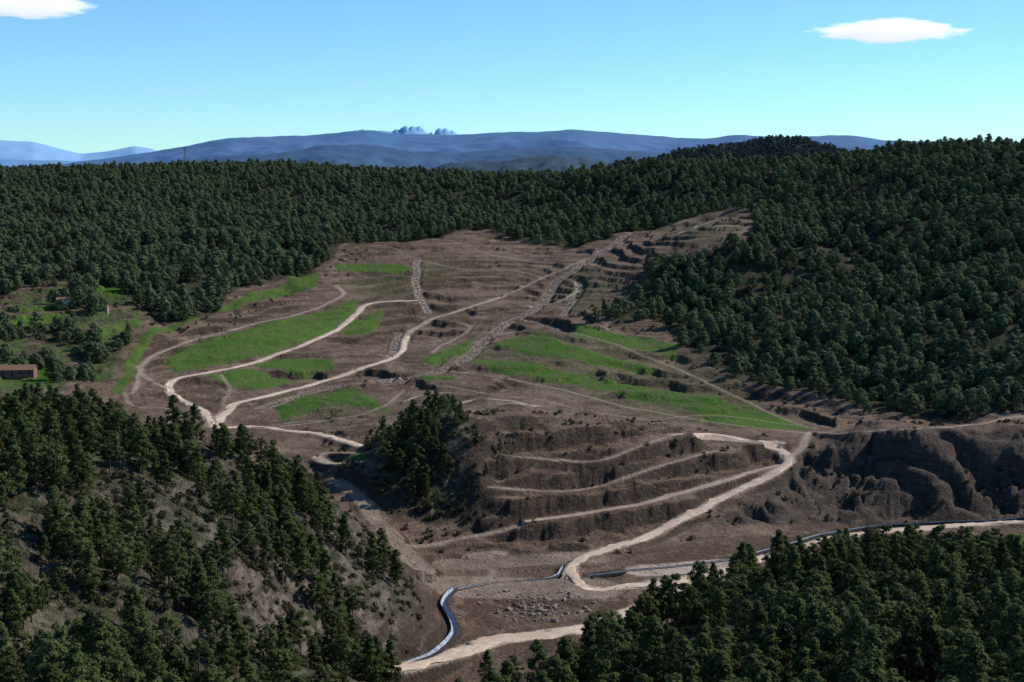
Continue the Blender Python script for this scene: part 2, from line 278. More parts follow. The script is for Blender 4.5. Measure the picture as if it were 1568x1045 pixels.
col=B.mix(tf,col,B.mix(n3,(.42,.33,.255),(.60,.495,.40)))
nt.links.new(col,bs.inputs['Base Color']);bp=B.n('ShaderNodeBump');bp.inputs['Strength'].default_value=1.;bp.inputs['Distance'].default_value=1.
nt.links.new(B.math('ADD',n3,B.math('MULTIPLY',B.noise(p,.4,4,.7),1.6)),bp.inputs['Height']);nt.links.new(bp.outputs[0],bs.inputs['Normal'])

def link(o,parent=None):
    scene.collection.objects.link(o)
    if parent: o.parent=parent
    return o
def grid_mesh(name,X,Y,Z,m,attrs={}):
    r,c=X.shape;me=bpy.data.meshes.new(name);nv=r*c;me.vertices.add(nv)
    me.vertices.foreach_set('co',np.stack([X,Y,Z],-1).astype(np.float32).ravel())
    idx=np.arange(nv).reshape(r,c);q=np.stack([idx[:-1,:-1],idx[:-1,1:],idx[1:,1:],idx[1:,:-1]],-1).reshape(-1,4)
    me.loops.add(q.size);me.loops.foreach_set('vertex_index',q.ravel().astype(np.int32));me.polygons.add(len(q));me.polygons.foreach_set('loop_start',(np.arange(len(q))*4).astype(np.int32))
    me.polygons.foreach_set('use_smooth',np.ones(len(q),bool));me.update(calc_edges=True);me.materials.append(m)
    for k,a in attrs.items():
        at=me.attributes.new(k,'FLOAT','POINT');at.data.foreach_set('value',a.astype(np.float32).ravel())
    return link(bpy.data.objects.new(name,me))
scrub=np.maximum(sdL,np.maximum(sdK,-60))
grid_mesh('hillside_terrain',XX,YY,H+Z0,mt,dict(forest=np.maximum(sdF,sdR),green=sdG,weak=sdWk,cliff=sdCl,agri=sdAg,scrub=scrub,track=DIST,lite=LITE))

# ------------------------------------------------------------------ dirt roads
def dirt(name,c1,c2,c3):
    m,nt,bs=mat(name);B=NB(nt);p=B.pos();a=B.noise(p,.5,5,.7);b=B.noise(p,.07,4)
    c=B.mix(B.rmp(a,.3,.7),c1,c2);c=B.mix(B.rmp(b,.42,.62),c,c3);nt.links.new(c,bs.inputs['Base Color']);return m
mr=dirt('packed_dirt',(.43,.32,.24),(.66,.53,.41),(.47,.355,.27));mr2=dirt('worn_dirt',(.26,.195,.15),(.45,.35,.27),(.30,.225,.175))
def ribbon(name,xy,w,offs,zs,m,jit=.0,zfun=None):
    d=np.gradient(xy,axis=0);d/=np.linalg.norm(d,axis=1)[:,None]+1e-9;nr=np.stack([d[:,1],-d[:,0]],1)
    X=[];Yv=[];Z=[]
    for o,dz in zip(offs,zs):
        oo=o*w/2*(1+jit*(pn(xy[:,0]/9+o*5,xy[:,1]/9,3)+.7*pn(xy[:,0]/3.5+o*5,xy[:,1]/3.5,4))) ;q=xy+nr*oo[:,None] if np.ndim(oo) else xy+nr*oo
        z=(zfun if zfun is not None else bil(H,q[:,0]/q[:,1],np.log(q[:,1])))+dz
        X.append(q[:,0]);Yv.append(q[:,1]);Z.append(z+Z0)
    return grid_mesh(name,np.array(X).T,np.array(Yv).T,np.array(Z).T,m)
for xy,w,pale in RD:
    seg=np.r_[0,np.cumsum(np.linalg.norm(np.diff(xy,axis=0),axis=1))];L=np.arange(0,seg[-1],1.5);q=np.stack([np.interp(L,seg,xy[:,0]),np.interp(L,seg,xy[:,1])],1)
    ribbon('dirt_road',q,w,[-1,-.7,-.35,0,.35,.7,1],[-.1,.2,.16,.24,.16,.2,-.1],mr if pale else mr2,.65)
# ------------------------------------------------------------------ lined drainage channel
mc,nt,bs=mat('channel_lining');B=NB(nt);a=B.noise(B.pos(),.8,4,.6);nt.links.new(B.mix(B.rmp(a,.3,.7),(.16,.19,.23),(.42,.47,.52)),bs.inputs['Base Color'])
mk,nt,bs=mat('black_membrane');B=NB(nt);a=B.noise(B.pos(),1.2,3);nt.links.new(B.mix(a,(.015,.015,.018),(.05,.05,.055)),bs.inputs['Base Color'])
for xy,z,w,dk in CH:
    e=bpy.data.objects.new('drainage_channel',None);link(e)
    for nm,of,zz,m in (('bed',[-1,-.55,.55,1],[.25,-.7,-.7,.25],mc),('left_rim',[-1.6,-1.3,-1.0],[-.9,.35,.26],mk),('right_rim',[1.0,1.3,1.6],[.26,.35,-.9],mk)):
        o=ribbon(nm,xy,w,of,zz,m,0,z);o.parent=e

# ------------------------------------------------------------------ vegetation templates
def foliage(name,c1,c2,c3,ta=.25):
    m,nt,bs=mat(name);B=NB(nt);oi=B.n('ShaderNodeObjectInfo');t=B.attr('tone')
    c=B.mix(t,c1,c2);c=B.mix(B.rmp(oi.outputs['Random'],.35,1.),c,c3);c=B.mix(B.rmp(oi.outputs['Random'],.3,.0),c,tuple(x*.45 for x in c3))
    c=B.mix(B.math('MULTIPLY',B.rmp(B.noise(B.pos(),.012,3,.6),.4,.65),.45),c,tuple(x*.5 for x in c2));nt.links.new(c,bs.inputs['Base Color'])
    out=nt.nodes['Material Output'];tr=B.n('ShaderNodeBsdfTranslucent');nt.links.new(c,tr.inputs[0]);mx=B.n('ShaderNodeMixShader');mx.inputs[0].default_value=ta
    nt.links.new(bs.outputs[0],mx.inputs[1]);nt.links.new(tr.outputs[0],mx.inputs[2]);nt.links.new(mx.outputs[0],out.inputs[0]);return m
mf=foliage('pine_needles',(.020,.035,.012),(.12,.15,.052),(.085,.108,.037))  # second colour yellowed as a painted highlight for the crown tops
mf2=foliage('far_pine_needles',(.032,.053,.027),(.155,.198,.104),(.115,.15,.070))  # bluer than the near needles: slight distance haze put into the colour
mf3=foliage('hazy_pine_needles',(.045,.070,.066),(.085,.12,.11),(.065,.095,.085))  # stronger distance haze mixed into the needle colours
mb=foliage('scrub_leaves',(.035,.045,.02),(.09,.10,.045),(.10,.09,.05))
mw,nt,bs=mat('pine_bark');B=NB(nt);a=B.noise(B.pos(),3,4);nt.links.new(B.mix(a,(.06,.045,.035),(.15,.12,.10)),bs.inputs['Base Color'])
def make_plant(name,Ht,R,nc,nl,ls,r,base,cr,pw,fm,trunk=True,limbs=8):
    vs=[];fs=[];tone=[];mi=[]
    def tube(p0,p1,r0,r1,k=5):
        p0=np.array(p0);p1=np.array(p1);d=p1-p0;d/=np.linalg.norm(d)+1e-9;a=np.cross(d,(1,.3,.2));a/=np.linalg.norm(a);b=np.cross(d,a);o=len(vs)
        for pp,rr in ((p0,r0),(p1,r1)):
            for i in range(k):
                an=2*math.pi*i/k;vs.append(tuple(pp+(a*math.cos(an)+b*math.sin(an))*rr));tone.append(.5)
        for i in range(k): fs.append((o+i,o+(i+1)%k,o+k+(i+1)%k,o+k+i));mi.append(0)
    cen=[]
    lean=r.normal(0,.04,2)*Ht
    for k in range(nc):
        h=base+(1-base)*(k+.5)/nc; q=(h-base)/(1-base)
        prof=(min(1,(q+.12)*3.2))*((1-q)**pw)+.10
        an=k*2.4+r.normal(0,.5);rad=R*prof*(r.uniform(.35,1.1));cen.append((math.cos(an)*rad+lean[0]*h,math.sin(an)*rad+lean[1]*h,h*Ht-cr*.4+r.normal(0,.25)))
    cen=np.array(cen)
    if trunk:
        pts=[np.array((lean[0]*h+r.normal(0,.06),lean[1]*h+r.normal(0,.06),h*Ht*.93)) for h in (0,.25,.5,.75,1)]
        pts[0][2]=-.8
        for i in range(4): tube(pts[i],pts[i+1],.22*(1-i*.22)*Ht/10,.22*(1-(i+1)*.22)*Ht/10)
        for k in r.choice(nc,min(limbs,nc),replace=False):
            c=cen[k];z=max(.15*Ht,c[2]-1.2);tube((lean[0]*z/Ht,lean[1]*z/Ht,z),c,.07,.025,4)
    axis=np.array((0,0,.45*Ht))
    for k in range(nc):
        c=cen[k];rr=cr*r.uniform(.6,1.25)*(1-.35*(c[2]/Ht));tn=np.clip(r.normal(.45,.28)+.35*(c[2]/Ht-.5),0,1)  # random clump tone plus painted top light: paler higher in the crown
        d=r.normal(0,1,(nl,3));d[:,2]=d[:,2]*.8+.25;d/=np.linalg.norm(d,axis=1)[:,None];pos=c+d*rr*r.uniform(.5,1.15,(nl,1))*np.array((1.15,1.15,.75))
        oc=(pos-axis)/np.array((R,R,.5*Ht));nn=d*.6+oc*.7+r.normal(0,.25,(nl,3));nn[:,2]+=.2;nn/=np.linalg.norm(nn,axis=1)[:,None]
        a=np.cross(nn,r.normal(0,1,(nl,3)));a/=np.linalg.norm(a,axis=1)[:,None]+1e-9;b=np.cross(nn,a);s=ls*r.uniform(.7,1.4,(nl,1))
        o=len(vs)
        for i in range(nl):
            vs.append(tuple(pos[i]+a[i]*s[i]));vs.append(tuple(pos[i]-a[i]*s[i]*.5+b[i]*s[i]*.8));vs.append(tuple(pos[i]-a[i]*s[i]*.5-b[i]*s[i]*.8));fs.append((o+3*i,o+3*i+1,o+3*i+2));mi.append(1)
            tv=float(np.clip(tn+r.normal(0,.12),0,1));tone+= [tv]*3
    me=bpy.data.meshes.new(name);me.from_pydata(vs,[],fs);me.materials.append(mw);me.materials.append(fm);me.polygons.foreach_set('material_index',mi)
    at=me.attributes.new('tone','FLOAT','POINT');at.data.foreach_set('value',np.array(tone,np.float32));me.update();return me
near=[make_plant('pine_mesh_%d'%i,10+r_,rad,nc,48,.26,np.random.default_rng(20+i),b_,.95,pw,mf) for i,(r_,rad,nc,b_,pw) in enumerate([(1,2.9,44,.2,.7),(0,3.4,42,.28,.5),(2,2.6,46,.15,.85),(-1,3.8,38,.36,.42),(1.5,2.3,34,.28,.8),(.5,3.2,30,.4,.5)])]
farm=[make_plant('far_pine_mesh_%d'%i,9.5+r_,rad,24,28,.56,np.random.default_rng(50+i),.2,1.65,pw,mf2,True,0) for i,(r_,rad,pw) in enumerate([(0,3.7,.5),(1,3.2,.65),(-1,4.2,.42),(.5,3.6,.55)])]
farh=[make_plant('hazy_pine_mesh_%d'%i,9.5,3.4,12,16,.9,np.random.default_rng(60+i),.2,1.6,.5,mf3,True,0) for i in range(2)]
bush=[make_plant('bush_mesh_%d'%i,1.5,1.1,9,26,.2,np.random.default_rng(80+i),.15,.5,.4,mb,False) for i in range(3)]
ms,nt,bs=mat('limestone');B=NB(nt);oi=B.n('ShaderNodeObjectInfo');a=B.noise(B.pos(),.9,4);c=B.mix(a,(.16,.13,.11),(.38,.33,.28));c=B.mix(B.math('MULTIPLY',oi.outputs['Random'],.7),c,(.11,.085,.07));nt.links.new(c,bs.inputs['Base Color'])
import bmesh
def rock(seed):
    bm=bmesh.new();bmesh.ops.create_icosphere(bm,subdivisions=2,radius=.6);r=np.random.default_rng(seed);pl=r.normal(0,1,(7,3));pl/=np.linalg.norm(pl,axis=1)[:,None]
    for v in bm.verts:
        c=np.array(v.co)
        for k in range(7):
            dd=c@pl[k]-.36
            if dd>0: c=c-pl[k]*dd*.9
        v.co=Vector(c*np.array((1.1,.9,.7)))
    me=bpy.data.meshes.new('rock_mesh');bm.to_mesh(me);bm.free();me.materials.append(ms);return me
rocks=[rock(i) for i in range(3)]
def scatter(name,meshes,x,y,z,sc,rot,idx):
    me=bpy.data.meshes.new(name);nv=len(x);me.vertices.add(nv);me.vertices.foreach_set('co',np.stack([x,y,z],-1).astype(np.float32).ravel())
    for k,a,ty,fld in (('isc',sc,'FLOAT','value'),('irot',rot,'FLOAT','value'),('iid',idx,'INT','value')):
        at=me.attributes.new(k,ty,'POINT');at.data.foreach_set(fld,a.astype(np.float32 if ty=='FLOAT' else np.int32))
    me.update();o=link(bpy.data.objects.new(name,me));ng=bpy.data.node_groups.new(name,'GeometryNodeTree')
    ng.interface.new_socket('Geometry',in_out='INPUT',socket_type='NodeSocketGeometry');ng.interface.new_socket('Geometry',in_out='OUTPUT',socket_type='NodeSocketGeometry')
    N=ng.nodes;gi=N.new('NodeGroupInput');go=N.new('NodeGroupOutput');iop=N.new('GeometryNodeInstanceOnPoints');jn=N.new('GeometryNodeJoinGeometry');Lk=ng.links.new
    for k in reversed(range(len(meshes))):
        ob=bpy.data.objects.new(meshes[k].name+'_template',meshes[k]);oi=N.new('GeometryNodeObjectInfo');oi.inputs['Object'].default_value=ob;g2=N.new('GeometryNodeGeometryToInstance')
        Lk(oi.outputs['Geometry'],g2.inputs[0]);Lk(g2.outputs[0],jn.inputs[0])
    def na(nm,dt):
        x=N.new('GeometryNodeInputNamedAttribute');x.data_type=dt;x.inputs['Name'].default_value=nm;return x.outputs['Attribute']
    cx=N.new('ShaderNodeCombineXYZ');Lk(na('irot','FLOAT'),cx.inputs[2]);e2=N.new('FunctionNodeEulerToRotation');Lk(cx.outputs[0],e2.inputs[0])
    Lk(gi.outputs[0],iop.inputs['Points']);Lk(jn.outputs[0],iop.inputs['Instance']);iop.inputs['Pick Instance'].default_value=True
    Lk(na('iid','INT'),iop.inputs['Instance Index']);Lk(e2.outputs[0],iop.inputs['Rotation']);Lk(na('isc','FLOAT'),iop.inputs['Scale']);Lk(iop.outputs[0],go.inputs[0])
    md=o.modifiers.new('scatter','NODES');md.node_group=ng;return o
def cand(y0,y1,sp,tl=.5):
    xs=np.arange(-tl*y1,tl*y1,sp);ys=np.arange(y0,y1,sp);x,y=np.meshgrid(xs,ys);x=x.ravel()+rng.uniform(-.6,.6,x.size)*sp;y=y.ravel()+rng.uniform(-.6,.6,y.size)*sp
    k=np.abs(x/y)<tl;return x[k],y[k]
def look(x,y,A): return bil(A,x/y,np.log(y))
def build_pts(y0,y1,sp,dens,tl=.5):
    x,y=cand(y0,y1,sp,tl);d=dens(x,y);k=(rng.random(len(x))<d)&(look(x,y,DIST)>1.5);return x[k],y[k]
def dn(x,y):
    l=look(x,y,sdL)>0;r=look(x,y,sdR)>0;k=look(x,y,sdK)>0;c=pn(x/26,y/26,70)+.6*pn(x/9,y/9,71)
    edge=sst(28,4,look(x,y,sdL))*.22
    d=np.where(r,np.clip(.60+.8*c,.05,1),0);d=np.where(l,np.clip(.26-edge+1.3*c,0.03,.85),d);d=np.where(k,np.clip(.16+.8*c,.04,.75),d);return d
x,y=build_pts(130,640,4.6,dn,.46)
sc_=.4+.85*rng.random(len(x))**.8
scatter('pine_forest',near,x,y,look(x,y,H)+Z0-.1,sc_,rng.random(len(x))*6.28,rng.integers(0,len(near),len(x)))
def df(x,y):
    f=look(x,y,sdF)>0;c=pn(x/45,y/45,80)+.5*pn(x/14,y/14,81);d=np.where(f,np.clip(.85+.8*c,0,1),0)
    ag=look(x,y,sdAg)>0;return np.maximum(d,np.where(ag,np.clip(.12+1.3*c,0,.9),0))
xa,ya=build_pts(600,1250,7.0,df,.48);xb,yb=build_pts(1250,2150,8.4,df,.45)
x=np.r_[xa,xb];y=np.r_[ya,yb];sc_=np.r_[rng.uniform(.42,1.3,len(xa)),rng.uniform(.6,1.3,len(xb))]*(1+.2*pn(x/60,y/60,82))
scatter('hillside_pine_forest',farm,x,y,look(x,y,H)+Z0-.2,sc_,rng.random(len(x))*6.28,rng.integers(0,len(farm),len(x)))
def db(x,y):
    l=np.maximum(look(x,y,sdL),look(x,y,sdK))>-4;c=pn(x/10,y/10,90);f=look(x,y,sdF);e=(f<2)&(f>-25);m=(look(x,y,sdMound)>-12)|(look(x,y,sdCl)>-3);g=look(x,y,sdG)>-1
    d=np.where(l,np.clip(.42+c,0,1),0);d=np.maximum(d,np.where(e,np.clip(.15+.8*c,0,.6),0));d=np.maximum(d,np.where(m,np.clip(.0+.35*c,0,.25),0))
    kn=sst(-30,-3,look(x,y,sdK));d=np.maximum(d,kn*np.clip(.2+c,0,.5));return np.where(g,0,d)
xa,ya=build_pts(150,680,2.3,db,.42);xb,yb=build_pts(680,1200,4,db,.42);x=np.r_[xa,xb];y=np.r_[ya,yb]
scatter('scrub_bushes',bush,x,y,look(x,y,H)+Z0-.1,rng.uniform(.4,1.3,len(x)),rng.random(len(x))*6.28,rng.integers(0,3,len(x)))
X=[];Yv=[];SC=[]
for pts,w,l in GUL:
    xy=resample(pts,480,1.0);k=np.repeat(np.arange(len(xy)),2);X.append(xy[k,0]+rng.normal(0,w*.3,len(k)));Yv.append(xy[k,1]+rng.normal(0,w*.3,len(k)));SC.append(rng.uniform(.5,1.6,len(k)))
x=np.concatenate(X);y=np.concatenate(Yv);scatter('riprap_stones',rocks,x,y,look(x,y,H)+Z0,np.concatenate(SC),rng.random(len(x))*6.28,rng.integers(0,3,len(x)))
t,s=geo(828,928,400);cx,cy=t*math.exp(s),math.exp(s);x=cx+rng.normal(0,8,260);y=cy+rng.normal(0,8,260);k=rng.random(260)
scatter('rock_pile',rocks,x,y,look(x,y,H)+Z0+.1,.4+1.9*k**3,rng.random(260)*6.28,rng.integers(0,3,260))
x,y=build_pts(380,700,3.2,lambda x,y:np.where((look(x,y,sdL)>0)|(look(x,y,sdR)>0),0,np.clip(.02+.3*pn(x/15,y/15,95),0,.2)),.4)
scatter('scattered_rocks',rocks,x,y,look(x,y,H)+Z0-.1,.3+.9*rng.random(len(x))**3,rng.random(len(x))*6.28,rng.integers(0,3,len(x)))

def place(u,v,ymin): 
    t,s=geo(u,v,ymin);yy=math.exp(s);return t*yy,yy,float(bil(H,t,s))+Z0
for u,v,ym,sc in [(690,645,500,1.2),(678,652,500,.9),(704,660,500,.7),(600,700,500,1.1),(615,680,500,1.2),(630,672,500,1.0),(590,722,500,1.1),(612,740,500,1.1),(640,725,500,1.0),(765,695,500,.6),(800,668,500,.5),(672,735,500,.9),(745,735,500,.5),(730,700,500,.55),
 (992,425,800,1.5),(990,450,800,1.0),(912,490,800,1.1),(925,478,800,.9),(885,462,800,.7),(382,700,300,1.1),(402,705,300,1.15),(268,690,300,1.35),(285,700,300,1.1),(183,668,300,1.2),(60,655,300,1.0),(20,655,300,1.1),(120,665,300,.9),(330,740,300,1),(450,860,300,1.2),(455,750,300,1.2),(490,780,300,1.2),(530,850,300,1.1),(570,880,300,1.1),(430,800,300,1.1),(540,950,300,1.),(500,910,300,1.1),
 (940,985,250,1.1),(925,1010,250,1.0),(1000,965,250,.9),(1130,915,250,1.2),(1190,900,250,1.3),(1290,870,250,1.25),(1325,880,250,1.1),(743,1058,300,.9),(785,1066,300,.9),(870,1040,300,1.0)]:
    o=bpy.data.objects.new('pine_tree',near[random.randrange(6)]);link(o);px,py,pz=place(u,v,ym);o.location=(px,py,pz-.1);o.scale=(sc,)*3;o.rotation_euler[2]=random.random()*6.28

# ------------------------------------------------------------------ far hills
def hazed(name,c1,c2,sc,bump=0):  # distance haze is painted in as a bluish base colour
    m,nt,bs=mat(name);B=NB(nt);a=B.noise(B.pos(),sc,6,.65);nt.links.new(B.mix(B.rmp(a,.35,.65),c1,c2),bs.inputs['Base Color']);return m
def ridge(name,prof,Y0,dep,m,amp,spur,rough,seed,base=-190,spire=False):
    pr=np.array([pixel_ray(u,v) for u,v in prof]);t=np.linspace(pr[0,0],pr[-1,0],520);zc=np.interp(t,pr[:,0],pr[:,1])*Y0
    def sm_(z,s):
        r=int(3*s);kk=np.exp(-.5*(np.arange(-r,r+1)/s)**2);kk/=kk.sum();return np.convolve(np.pad(z,r,mode='edge'),kk,'valid')
    if not spire: zc=sm_(zc,2.)
    q=np.r_[np.linspace(-1,-.06,66),-.03,0,np.linspace(.03,.8,20)];Q,Tm=np.meshgrid(q,t,indexing='ij');Yg=Y0+Q*dep;Xg=Tm*Yg
    if spire: zs=sm_(zc,14)-40;Zc=zs[None]+(zc-zs)[None]*np.clip(1-np.abs(Q)/.05,0,1)
    else: Zc=zc[None]+0*Q
    sh=1-np.abs(Q)**1.25;Zg=base+(Zc-base)*np.clip(sh,0,1)
    nz=fbm(Xg,Yg,spur,5,seed,.5);Zg=Zg+amp*nz*np.clip(np.abs(Q)*2.5,0,1)+rough*fbm(Xg,Yg,spur*.12,3,seed+9)
    return grid_mesh(name,Xg,Yg,Zg+Z0,m)
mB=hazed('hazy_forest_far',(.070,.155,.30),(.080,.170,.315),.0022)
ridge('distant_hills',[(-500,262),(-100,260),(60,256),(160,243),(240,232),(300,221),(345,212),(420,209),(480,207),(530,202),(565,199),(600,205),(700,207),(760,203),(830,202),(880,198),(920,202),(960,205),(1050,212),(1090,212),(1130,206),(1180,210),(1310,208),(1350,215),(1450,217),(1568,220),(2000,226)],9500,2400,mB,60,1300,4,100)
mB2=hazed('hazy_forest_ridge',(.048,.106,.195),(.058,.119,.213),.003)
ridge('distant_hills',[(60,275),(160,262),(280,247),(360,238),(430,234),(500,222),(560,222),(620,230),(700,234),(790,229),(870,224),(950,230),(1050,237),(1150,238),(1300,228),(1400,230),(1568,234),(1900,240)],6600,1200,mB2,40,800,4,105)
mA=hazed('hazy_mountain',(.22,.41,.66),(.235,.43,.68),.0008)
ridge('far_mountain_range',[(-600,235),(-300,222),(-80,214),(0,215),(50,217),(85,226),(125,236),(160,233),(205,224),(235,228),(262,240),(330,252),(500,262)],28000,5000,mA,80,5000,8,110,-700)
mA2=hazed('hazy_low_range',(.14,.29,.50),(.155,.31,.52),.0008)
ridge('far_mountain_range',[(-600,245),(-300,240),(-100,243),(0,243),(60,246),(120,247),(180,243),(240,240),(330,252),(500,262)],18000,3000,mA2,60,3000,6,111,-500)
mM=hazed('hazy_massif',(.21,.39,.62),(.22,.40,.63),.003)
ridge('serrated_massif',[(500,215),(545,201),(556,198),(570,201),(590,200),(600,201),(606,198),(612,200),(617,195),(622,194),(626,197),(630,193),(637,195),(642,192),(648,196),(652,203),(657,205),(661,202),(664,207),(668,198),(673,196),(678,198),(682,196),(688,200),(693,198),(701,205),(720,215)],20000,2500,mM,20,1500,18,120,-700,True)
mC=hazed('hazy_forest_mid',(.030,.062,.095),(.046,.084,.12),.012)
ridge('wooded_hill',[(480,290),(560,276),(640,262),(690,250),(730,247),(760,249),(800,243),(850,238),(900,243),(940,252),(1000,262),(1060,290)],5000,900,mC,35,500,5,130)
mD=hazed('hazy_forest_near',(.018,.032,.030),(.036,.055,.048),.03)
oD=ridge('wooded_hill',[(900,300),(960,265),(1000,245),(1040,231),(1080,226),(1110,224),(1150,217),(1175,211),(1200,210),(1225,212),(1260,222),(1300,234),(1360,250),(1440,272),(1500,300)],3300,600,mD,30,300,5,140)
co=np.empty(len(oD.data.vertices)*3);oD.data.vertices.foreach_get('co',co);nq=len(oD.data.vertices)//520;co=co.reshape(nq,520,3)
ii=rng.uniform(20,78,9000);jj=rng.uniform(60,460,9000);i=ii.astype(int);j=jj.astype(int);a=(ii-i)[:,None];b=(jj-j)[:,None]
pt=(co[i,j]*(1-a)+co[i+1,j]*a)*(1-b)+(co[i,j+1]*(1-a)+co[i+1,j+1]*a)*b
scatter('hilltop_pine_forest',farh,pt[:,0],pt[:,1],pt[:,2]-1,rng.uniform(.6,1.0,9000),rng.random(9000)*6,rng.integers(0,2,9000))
mp=hazed('hazy_plain',(.08,.17,.28),(.14,.24,.36),.0006)
xs=np.linspace(-1,1,80);ys=np.geomspace(2500,70000,80);Yp,Xp=np.meshgrid(ys,xs,indexing='ij');Xp=Xp*Yp*.9
grid_mesh('valley_plain_ground',Xp,Yp,Z0-112-60*sst(2500,6000,Yp)+fbm(Xp,Yp,3000,3,150)*15*sst(2500,5000,Yp),mp)

# ------------------------------------------------------------------ structures
def plain(name,c1,c2,sc=1.,r=.8):
    m,nt,bs=mat(name);B=NB(nt);a=B.noise(B.pos(),sc,4);nt.links.new(B.mix(a,c1,c2),bs.inputs['Base Color']);bs.inputs['Roughness'].default_value=r;return m
mwall=plain('lime_plaster',(.55,.52,.47),(.75,.72,.66));mroof=plain('clay_tile',(.16,.09,.06),(.28,.16,.11),2);mdk=plain('dark_opening',(.02,.02,.02),(.04,.04,.04));mwood=plain('weathered_wood',(.10,.08,.06),(.18,.14,.11),3);mst=plain('galvanised_steel',(.12,.13,.14),(.2,.21,.22),2,.5)
def part(nm,vs,fs,m,par):
    me=bpy.data.meshes.new(nm);me.from_pydata(vs,[],fs);me.materials.append(m);o=bpy.data.objects.new(nm,me);link(o,par);return o
def box(nm,x0,x1,y0,y1,z0,z1,m,par):
    v=[(x,y,z) for z in (z0,z1) for y in (y0,y1) for x in (x0,x1)];return part(nm,v,[(0,1,3,2),(4,6,7,5),(0,4,5,1),(2,3,7,6),(0,2,6,4),(1,5,7,3)],m,par)
def house(name,u,v,L,Wd,h,rz,wall):
    e=bpy.data.objects.new(name,None);link(e);x,y,z=place(u,v,600);e.location=(x,y,z);e.rotation_euler[2]=rz
    box('walls',-L/2,L/2,-Wd/2,Wd/2,-3,h,wall,e);o=.5;rh=h+Wd*.22
    part('gables',[(-L/2,-Wd/2,h),(-L/2,Wd/2,h),(-L/2,0,rh-.1),(L/2,-Wd/2,h),(L/2,Wd/2,h),(L/2,0,rh-.1)],[(0,1,2),(3,5,4)],wall,e)
    part('roof',[(-L/2-o,-Wd/2-o,h-.15),(L/2+o,-Wd/2-o,h-.15),(L/2+o,0,rh),(-L/2-o,0,rh),(-L/2-o,Wd/2+o,h-.15),(L/2+o,Wd/2+o,h-.15),(-L/2-o,-Wd/2-o,h+.1),(L/2+o,-Wd/2-o,h+.1),(L/2+o,0,rh+.25),(-L/2-o,0,rh+.25),(-L/2-o,Wd/2+o,h+.1),(L/2+o,Wd/2+o,h+.1)],
      [(0,3,2,1),(3,4,5,2),(6,7,8,9),(9,8,11,10),(0,1,7,6),(4,10,11,5),(0,6,9,3),(3,9,10,4),(1,2,8,7),(2,5,11,8)],mroof,e)
    k=max(2,int(L/4))
    for i in range(k):
        cx=-L/2+(i+.5)*L/k
        if i==k//2: box('door',cx-.55,cx+.55,-Wd/2-.04,-Wd/2-.005,0,2.1,mdk,e)
        else: box('window_%d'%i,cx-.5,cx+.5,-Wd/2-.04,-Wd/2-.005,1.1,2.2,mdk,e)
house('farmhouse',100,468,10,6,3.8,.3,mwall);house('stone_barn',150,483,13,6,3.0,.1,plain('barn_stone',(.2,.16,.12),(.32,.27,.21)));house('long_shed',15,572,26,9,3.2,.12,plain('shed_brick',(.16,.09,.06),(.25,.15,.11)))
def pole(u,v,ym,h):
    e=bpy.data.objects.new('utility_pole',None);link(e);x,y,z=place(u,v,ym);e.location=(x,y,z)
    me=bpy.data.meshes.new('shaft');bm=bmesh.new();bmesh.ops.create_cone(bm,segments=8,radius1=.17,radius2=.11,depth=h+1,cap_ends=True);bmesh.ops.translate(bm,vec=(0,0,h/2-.5),verts=bm.verts);bm.to_mesh(me);bm.free();me.materials.append(mwood);link(bpy.data.objects.new('shaft',me),e)
    box('crossarm',-.9,.9,-.2,-.115,h-.7,h-.55,mwood,e)
    for i,xx in enumerate((-.8,0.35,.8)): box('insulator_%d'%i,xx-.05,xx+.05,-.2,-.12,h-.548,h-.3,mwall,e)
    return Vector((x,y-.15,z+h-.35))
w1=pole(408,840,300,10);w2=pole(296,948,250,9);w3=pole(352,700,300,9)
def wire(a,b):
    cu=bpy.data.curves.new('power_line','CURVE');cu.dimensions='3D';cu.bevel_depth=.02;sp=cu.splines.new('POLY');sp.points.add(14)
    for i in range(15):
        q=i/14;p=a.lerp(b,q);p.z-=4*q*(1-q)*1.5;sp.points[i].co=(*p,1)
    cu.materials.append(mst);link(bpy.data.objects.new('power_line',cu))
wire(w1,w2);wire(w1,w3)
def pylon(u,v,ym,h):
    e=bpy.data.objects.new('lattice_pylon',None);link(e);x,y,z=place(u,v,ym);e.location=(x,y,z)
    def seg(nm,a,b,r):
        a=Vector(a);b=Vector(b);d=b-a;me=bpy.data.meshes.new(nm);bm=bmesh.new();bmesh.ops.create_cone(bm,segments=4,radius1=r,radius2=r,depth=d.length,cap_ends=True);bm.transform(Matrix.Translation((a+b)/2)@d.to_track_quat('Z','Y').to_matrix().to_4x4());bm.to_mesh(me);bm.free();me.materials.append(mst);link(bpy.data.objects.new(nm,me),e)
    lv=[(0,2.2),(h*.3,1.6),(h*.55,1.1),(h*.78,.7),(h,.35)]
    cs=[(-1,-1),(1,-1),(1,1),(-1,1)]
    for i in range(4):
        (z0,a),(z1,b)=lv[i],lv[i+1]
        for k in range(4):
            c=cs[k];d=cs[(k+1)%4];seg('leg',(c[0]*a,c[1]*a,z0),(c[0]*b,c[1]*b,z1),.2);seg('brace',(c[0]*a,c[1]*a,z0),(d[0]*b,d[1]*b,z1),.12)
    for zz,w in ((h*.78,4.5),(h*.9,3.6)): seg('crossarm',(-w,0,zz),(w,0,zz),.22)
pylon(284,262,1500,30)

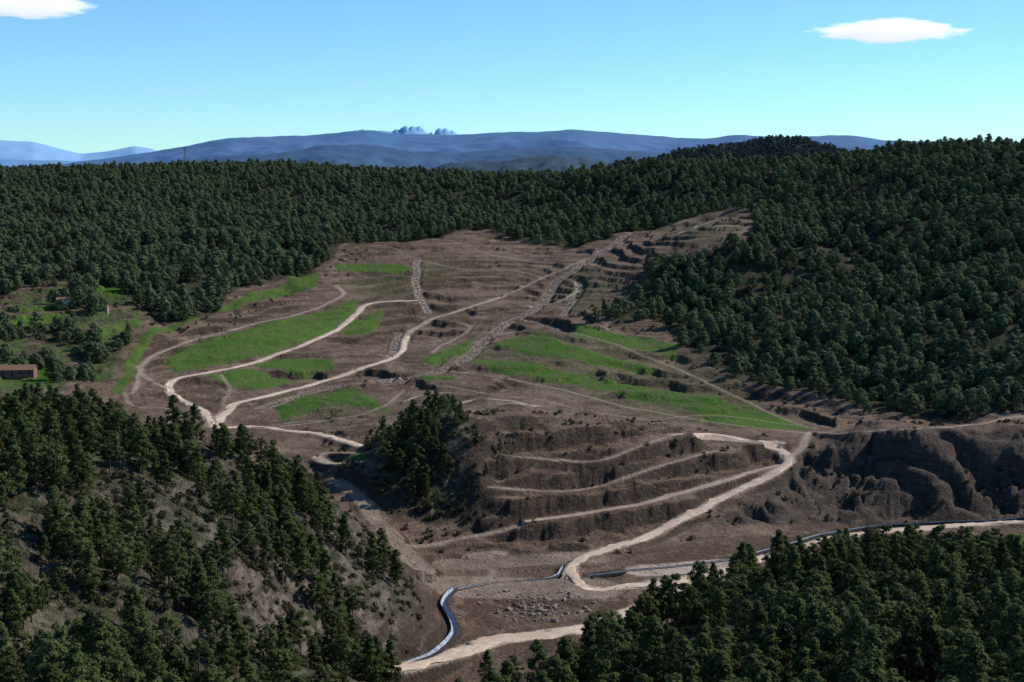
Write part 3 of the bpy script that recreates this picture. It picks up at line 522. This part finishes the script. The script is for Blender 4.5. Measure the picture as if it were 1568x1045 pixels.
# ------------------------------------------------------------------ clouds
def cloud(u,v,Y,L,D,Ht,seed):
    t,g=pixel_ray(u,v);me=bpy.data.meshes.new('lenticular_cloud');bm=bmesh.new();bmesh.ops.create_uvsphere(bm,u_segments=48,v_segments=24,radius=1);bm.to_mesh(me);bm.free()
    o=link(bpy.data.objects.new('cloud',me));o.location=(t*Y,Y,g*Y+Z0);o.scale=(L/2,D/2,Ht/2)
    m=bpy.data.materials.new('cloud_vapour');m.use_nodes=True;nt=m.node_tree;nt.nodes.remove(nt.nodes['Principled BSDF']);B=NB(nt)
    tc=B.n('ShaderNodeTexCoord');ln=B.n('ShaderNodeVectorMath',operation='LENGTH');nt.links.new(tc.outputs['Object'],ln.inputs[0])
    sx=B.n('ShaderNodeSeparateXYZ');nt.links.new(tc.outputs['Object'],sx.inputs[0])
    yz=B.math('SQRT',B.math('ADD',B.math('MULTIPLY',sx.outputs[1],sx.outputs[1]),B.math('MULTIPLY',sx.outputs[2],sx.outputs[2])))
    rr=B.math('ADD',B.math('MULTIPLY',ln.outputs['Value'],.6),B.math('MULTIPLY',B.math('ADD',B.math('ABSOLUTE',sx.outputs[0]),yz),.4))
    nz=B.noise(B.pos((.009,.006,.045)),1.,6,.65);r=B.math('ADD',rr,B.math('MULTIPLY',B.math('SUBTRACT',nz,.5),1.15))
    d=B.rmp(r,1.0,.3,0,1);pv=B.n('ShaderNodeVolumePrincipled');pv.inputs['Color'].default_value=(1,1,1,1)
    nt.links.new(B.math('MULTIPLY',d,.045),pv.inputs['Density']);pv.inputs['Emission Color'].default_value=(.92,.96,1,1);nt.links.new(B.math('MULTIPLY',d,.026),pv.inputs['Emission Strength'])  # added glow stands in for sunlight scattered inside the cloud
    nt.links.new(pv.outputs[0],nt.nodes['Material Output'].inputs['Volume']);me.materials.append(m)
cloud(1364,48,6000,740,340,115,1);cloud(48,10,6000,620,340,110,2)

# ------------------------------------------------------------------ light, sky, camera
w=bpy.data.worlds.new('World');scene.world=w;w.use_nodes=True;nt=w.node_tree;bg=nt.nodes['Background'];sk=nt.nodes.new('ShaderNodeTexSky');sk.sky_type='NISHITA';sk.sun_disc=False
sk.sun_elevation=SUN_EL;sk.sun_rotation=SUN_AZ;sk.altitude=2200;sk.air_density=1.0;sk.dust_density=0.0;sk.ozone_density=1.5
gm=nt.nodes.new('ShaderNodeMix');gm.data_type='RGBA';gm.blend_type='MULTIPLY';gm.inputs[0].default_value=1;gm.inputs[7].default_value=(.60,.95,1.17,1)
nt.links.new(sk.outputs[0],gm.inputs[6]);nt.links.new(gm.outputs[2],bg.inputs[0]);bg.inputs[1].default_value=.13
sd=Vector((math.sin(SUN_AZ)*math.cos(SUN_EL),math.cos(SUN_AZ)*math.cos(SUN_EL),math.sin(SUN_EL)))
l=bpy.data.lights.new('sun','SUN');l.energy=5.0;l.angle=math.radians(.5);l.color=(1,.94,.85);lo=link(bpy.data.objects.new('sun',l));lo.rotation_euler=sd.to_track_quat('Z','Y').to_euler();lo.location=(0,0,600)
cam=bpy.data.cameras.new('camera');cam.sensor_width=36;cam.lens=36*F/1568;cam.clip_start=1;cam.clip_end=120000;co_=link(bpy.data.objects.new('camera',cam));co_.location=(0,0,Z0);co_.rotation_euler=(math.radians(90)-PITCH,0,0);scene.camera=co_
print('DONE',len(bpy.data.objects))
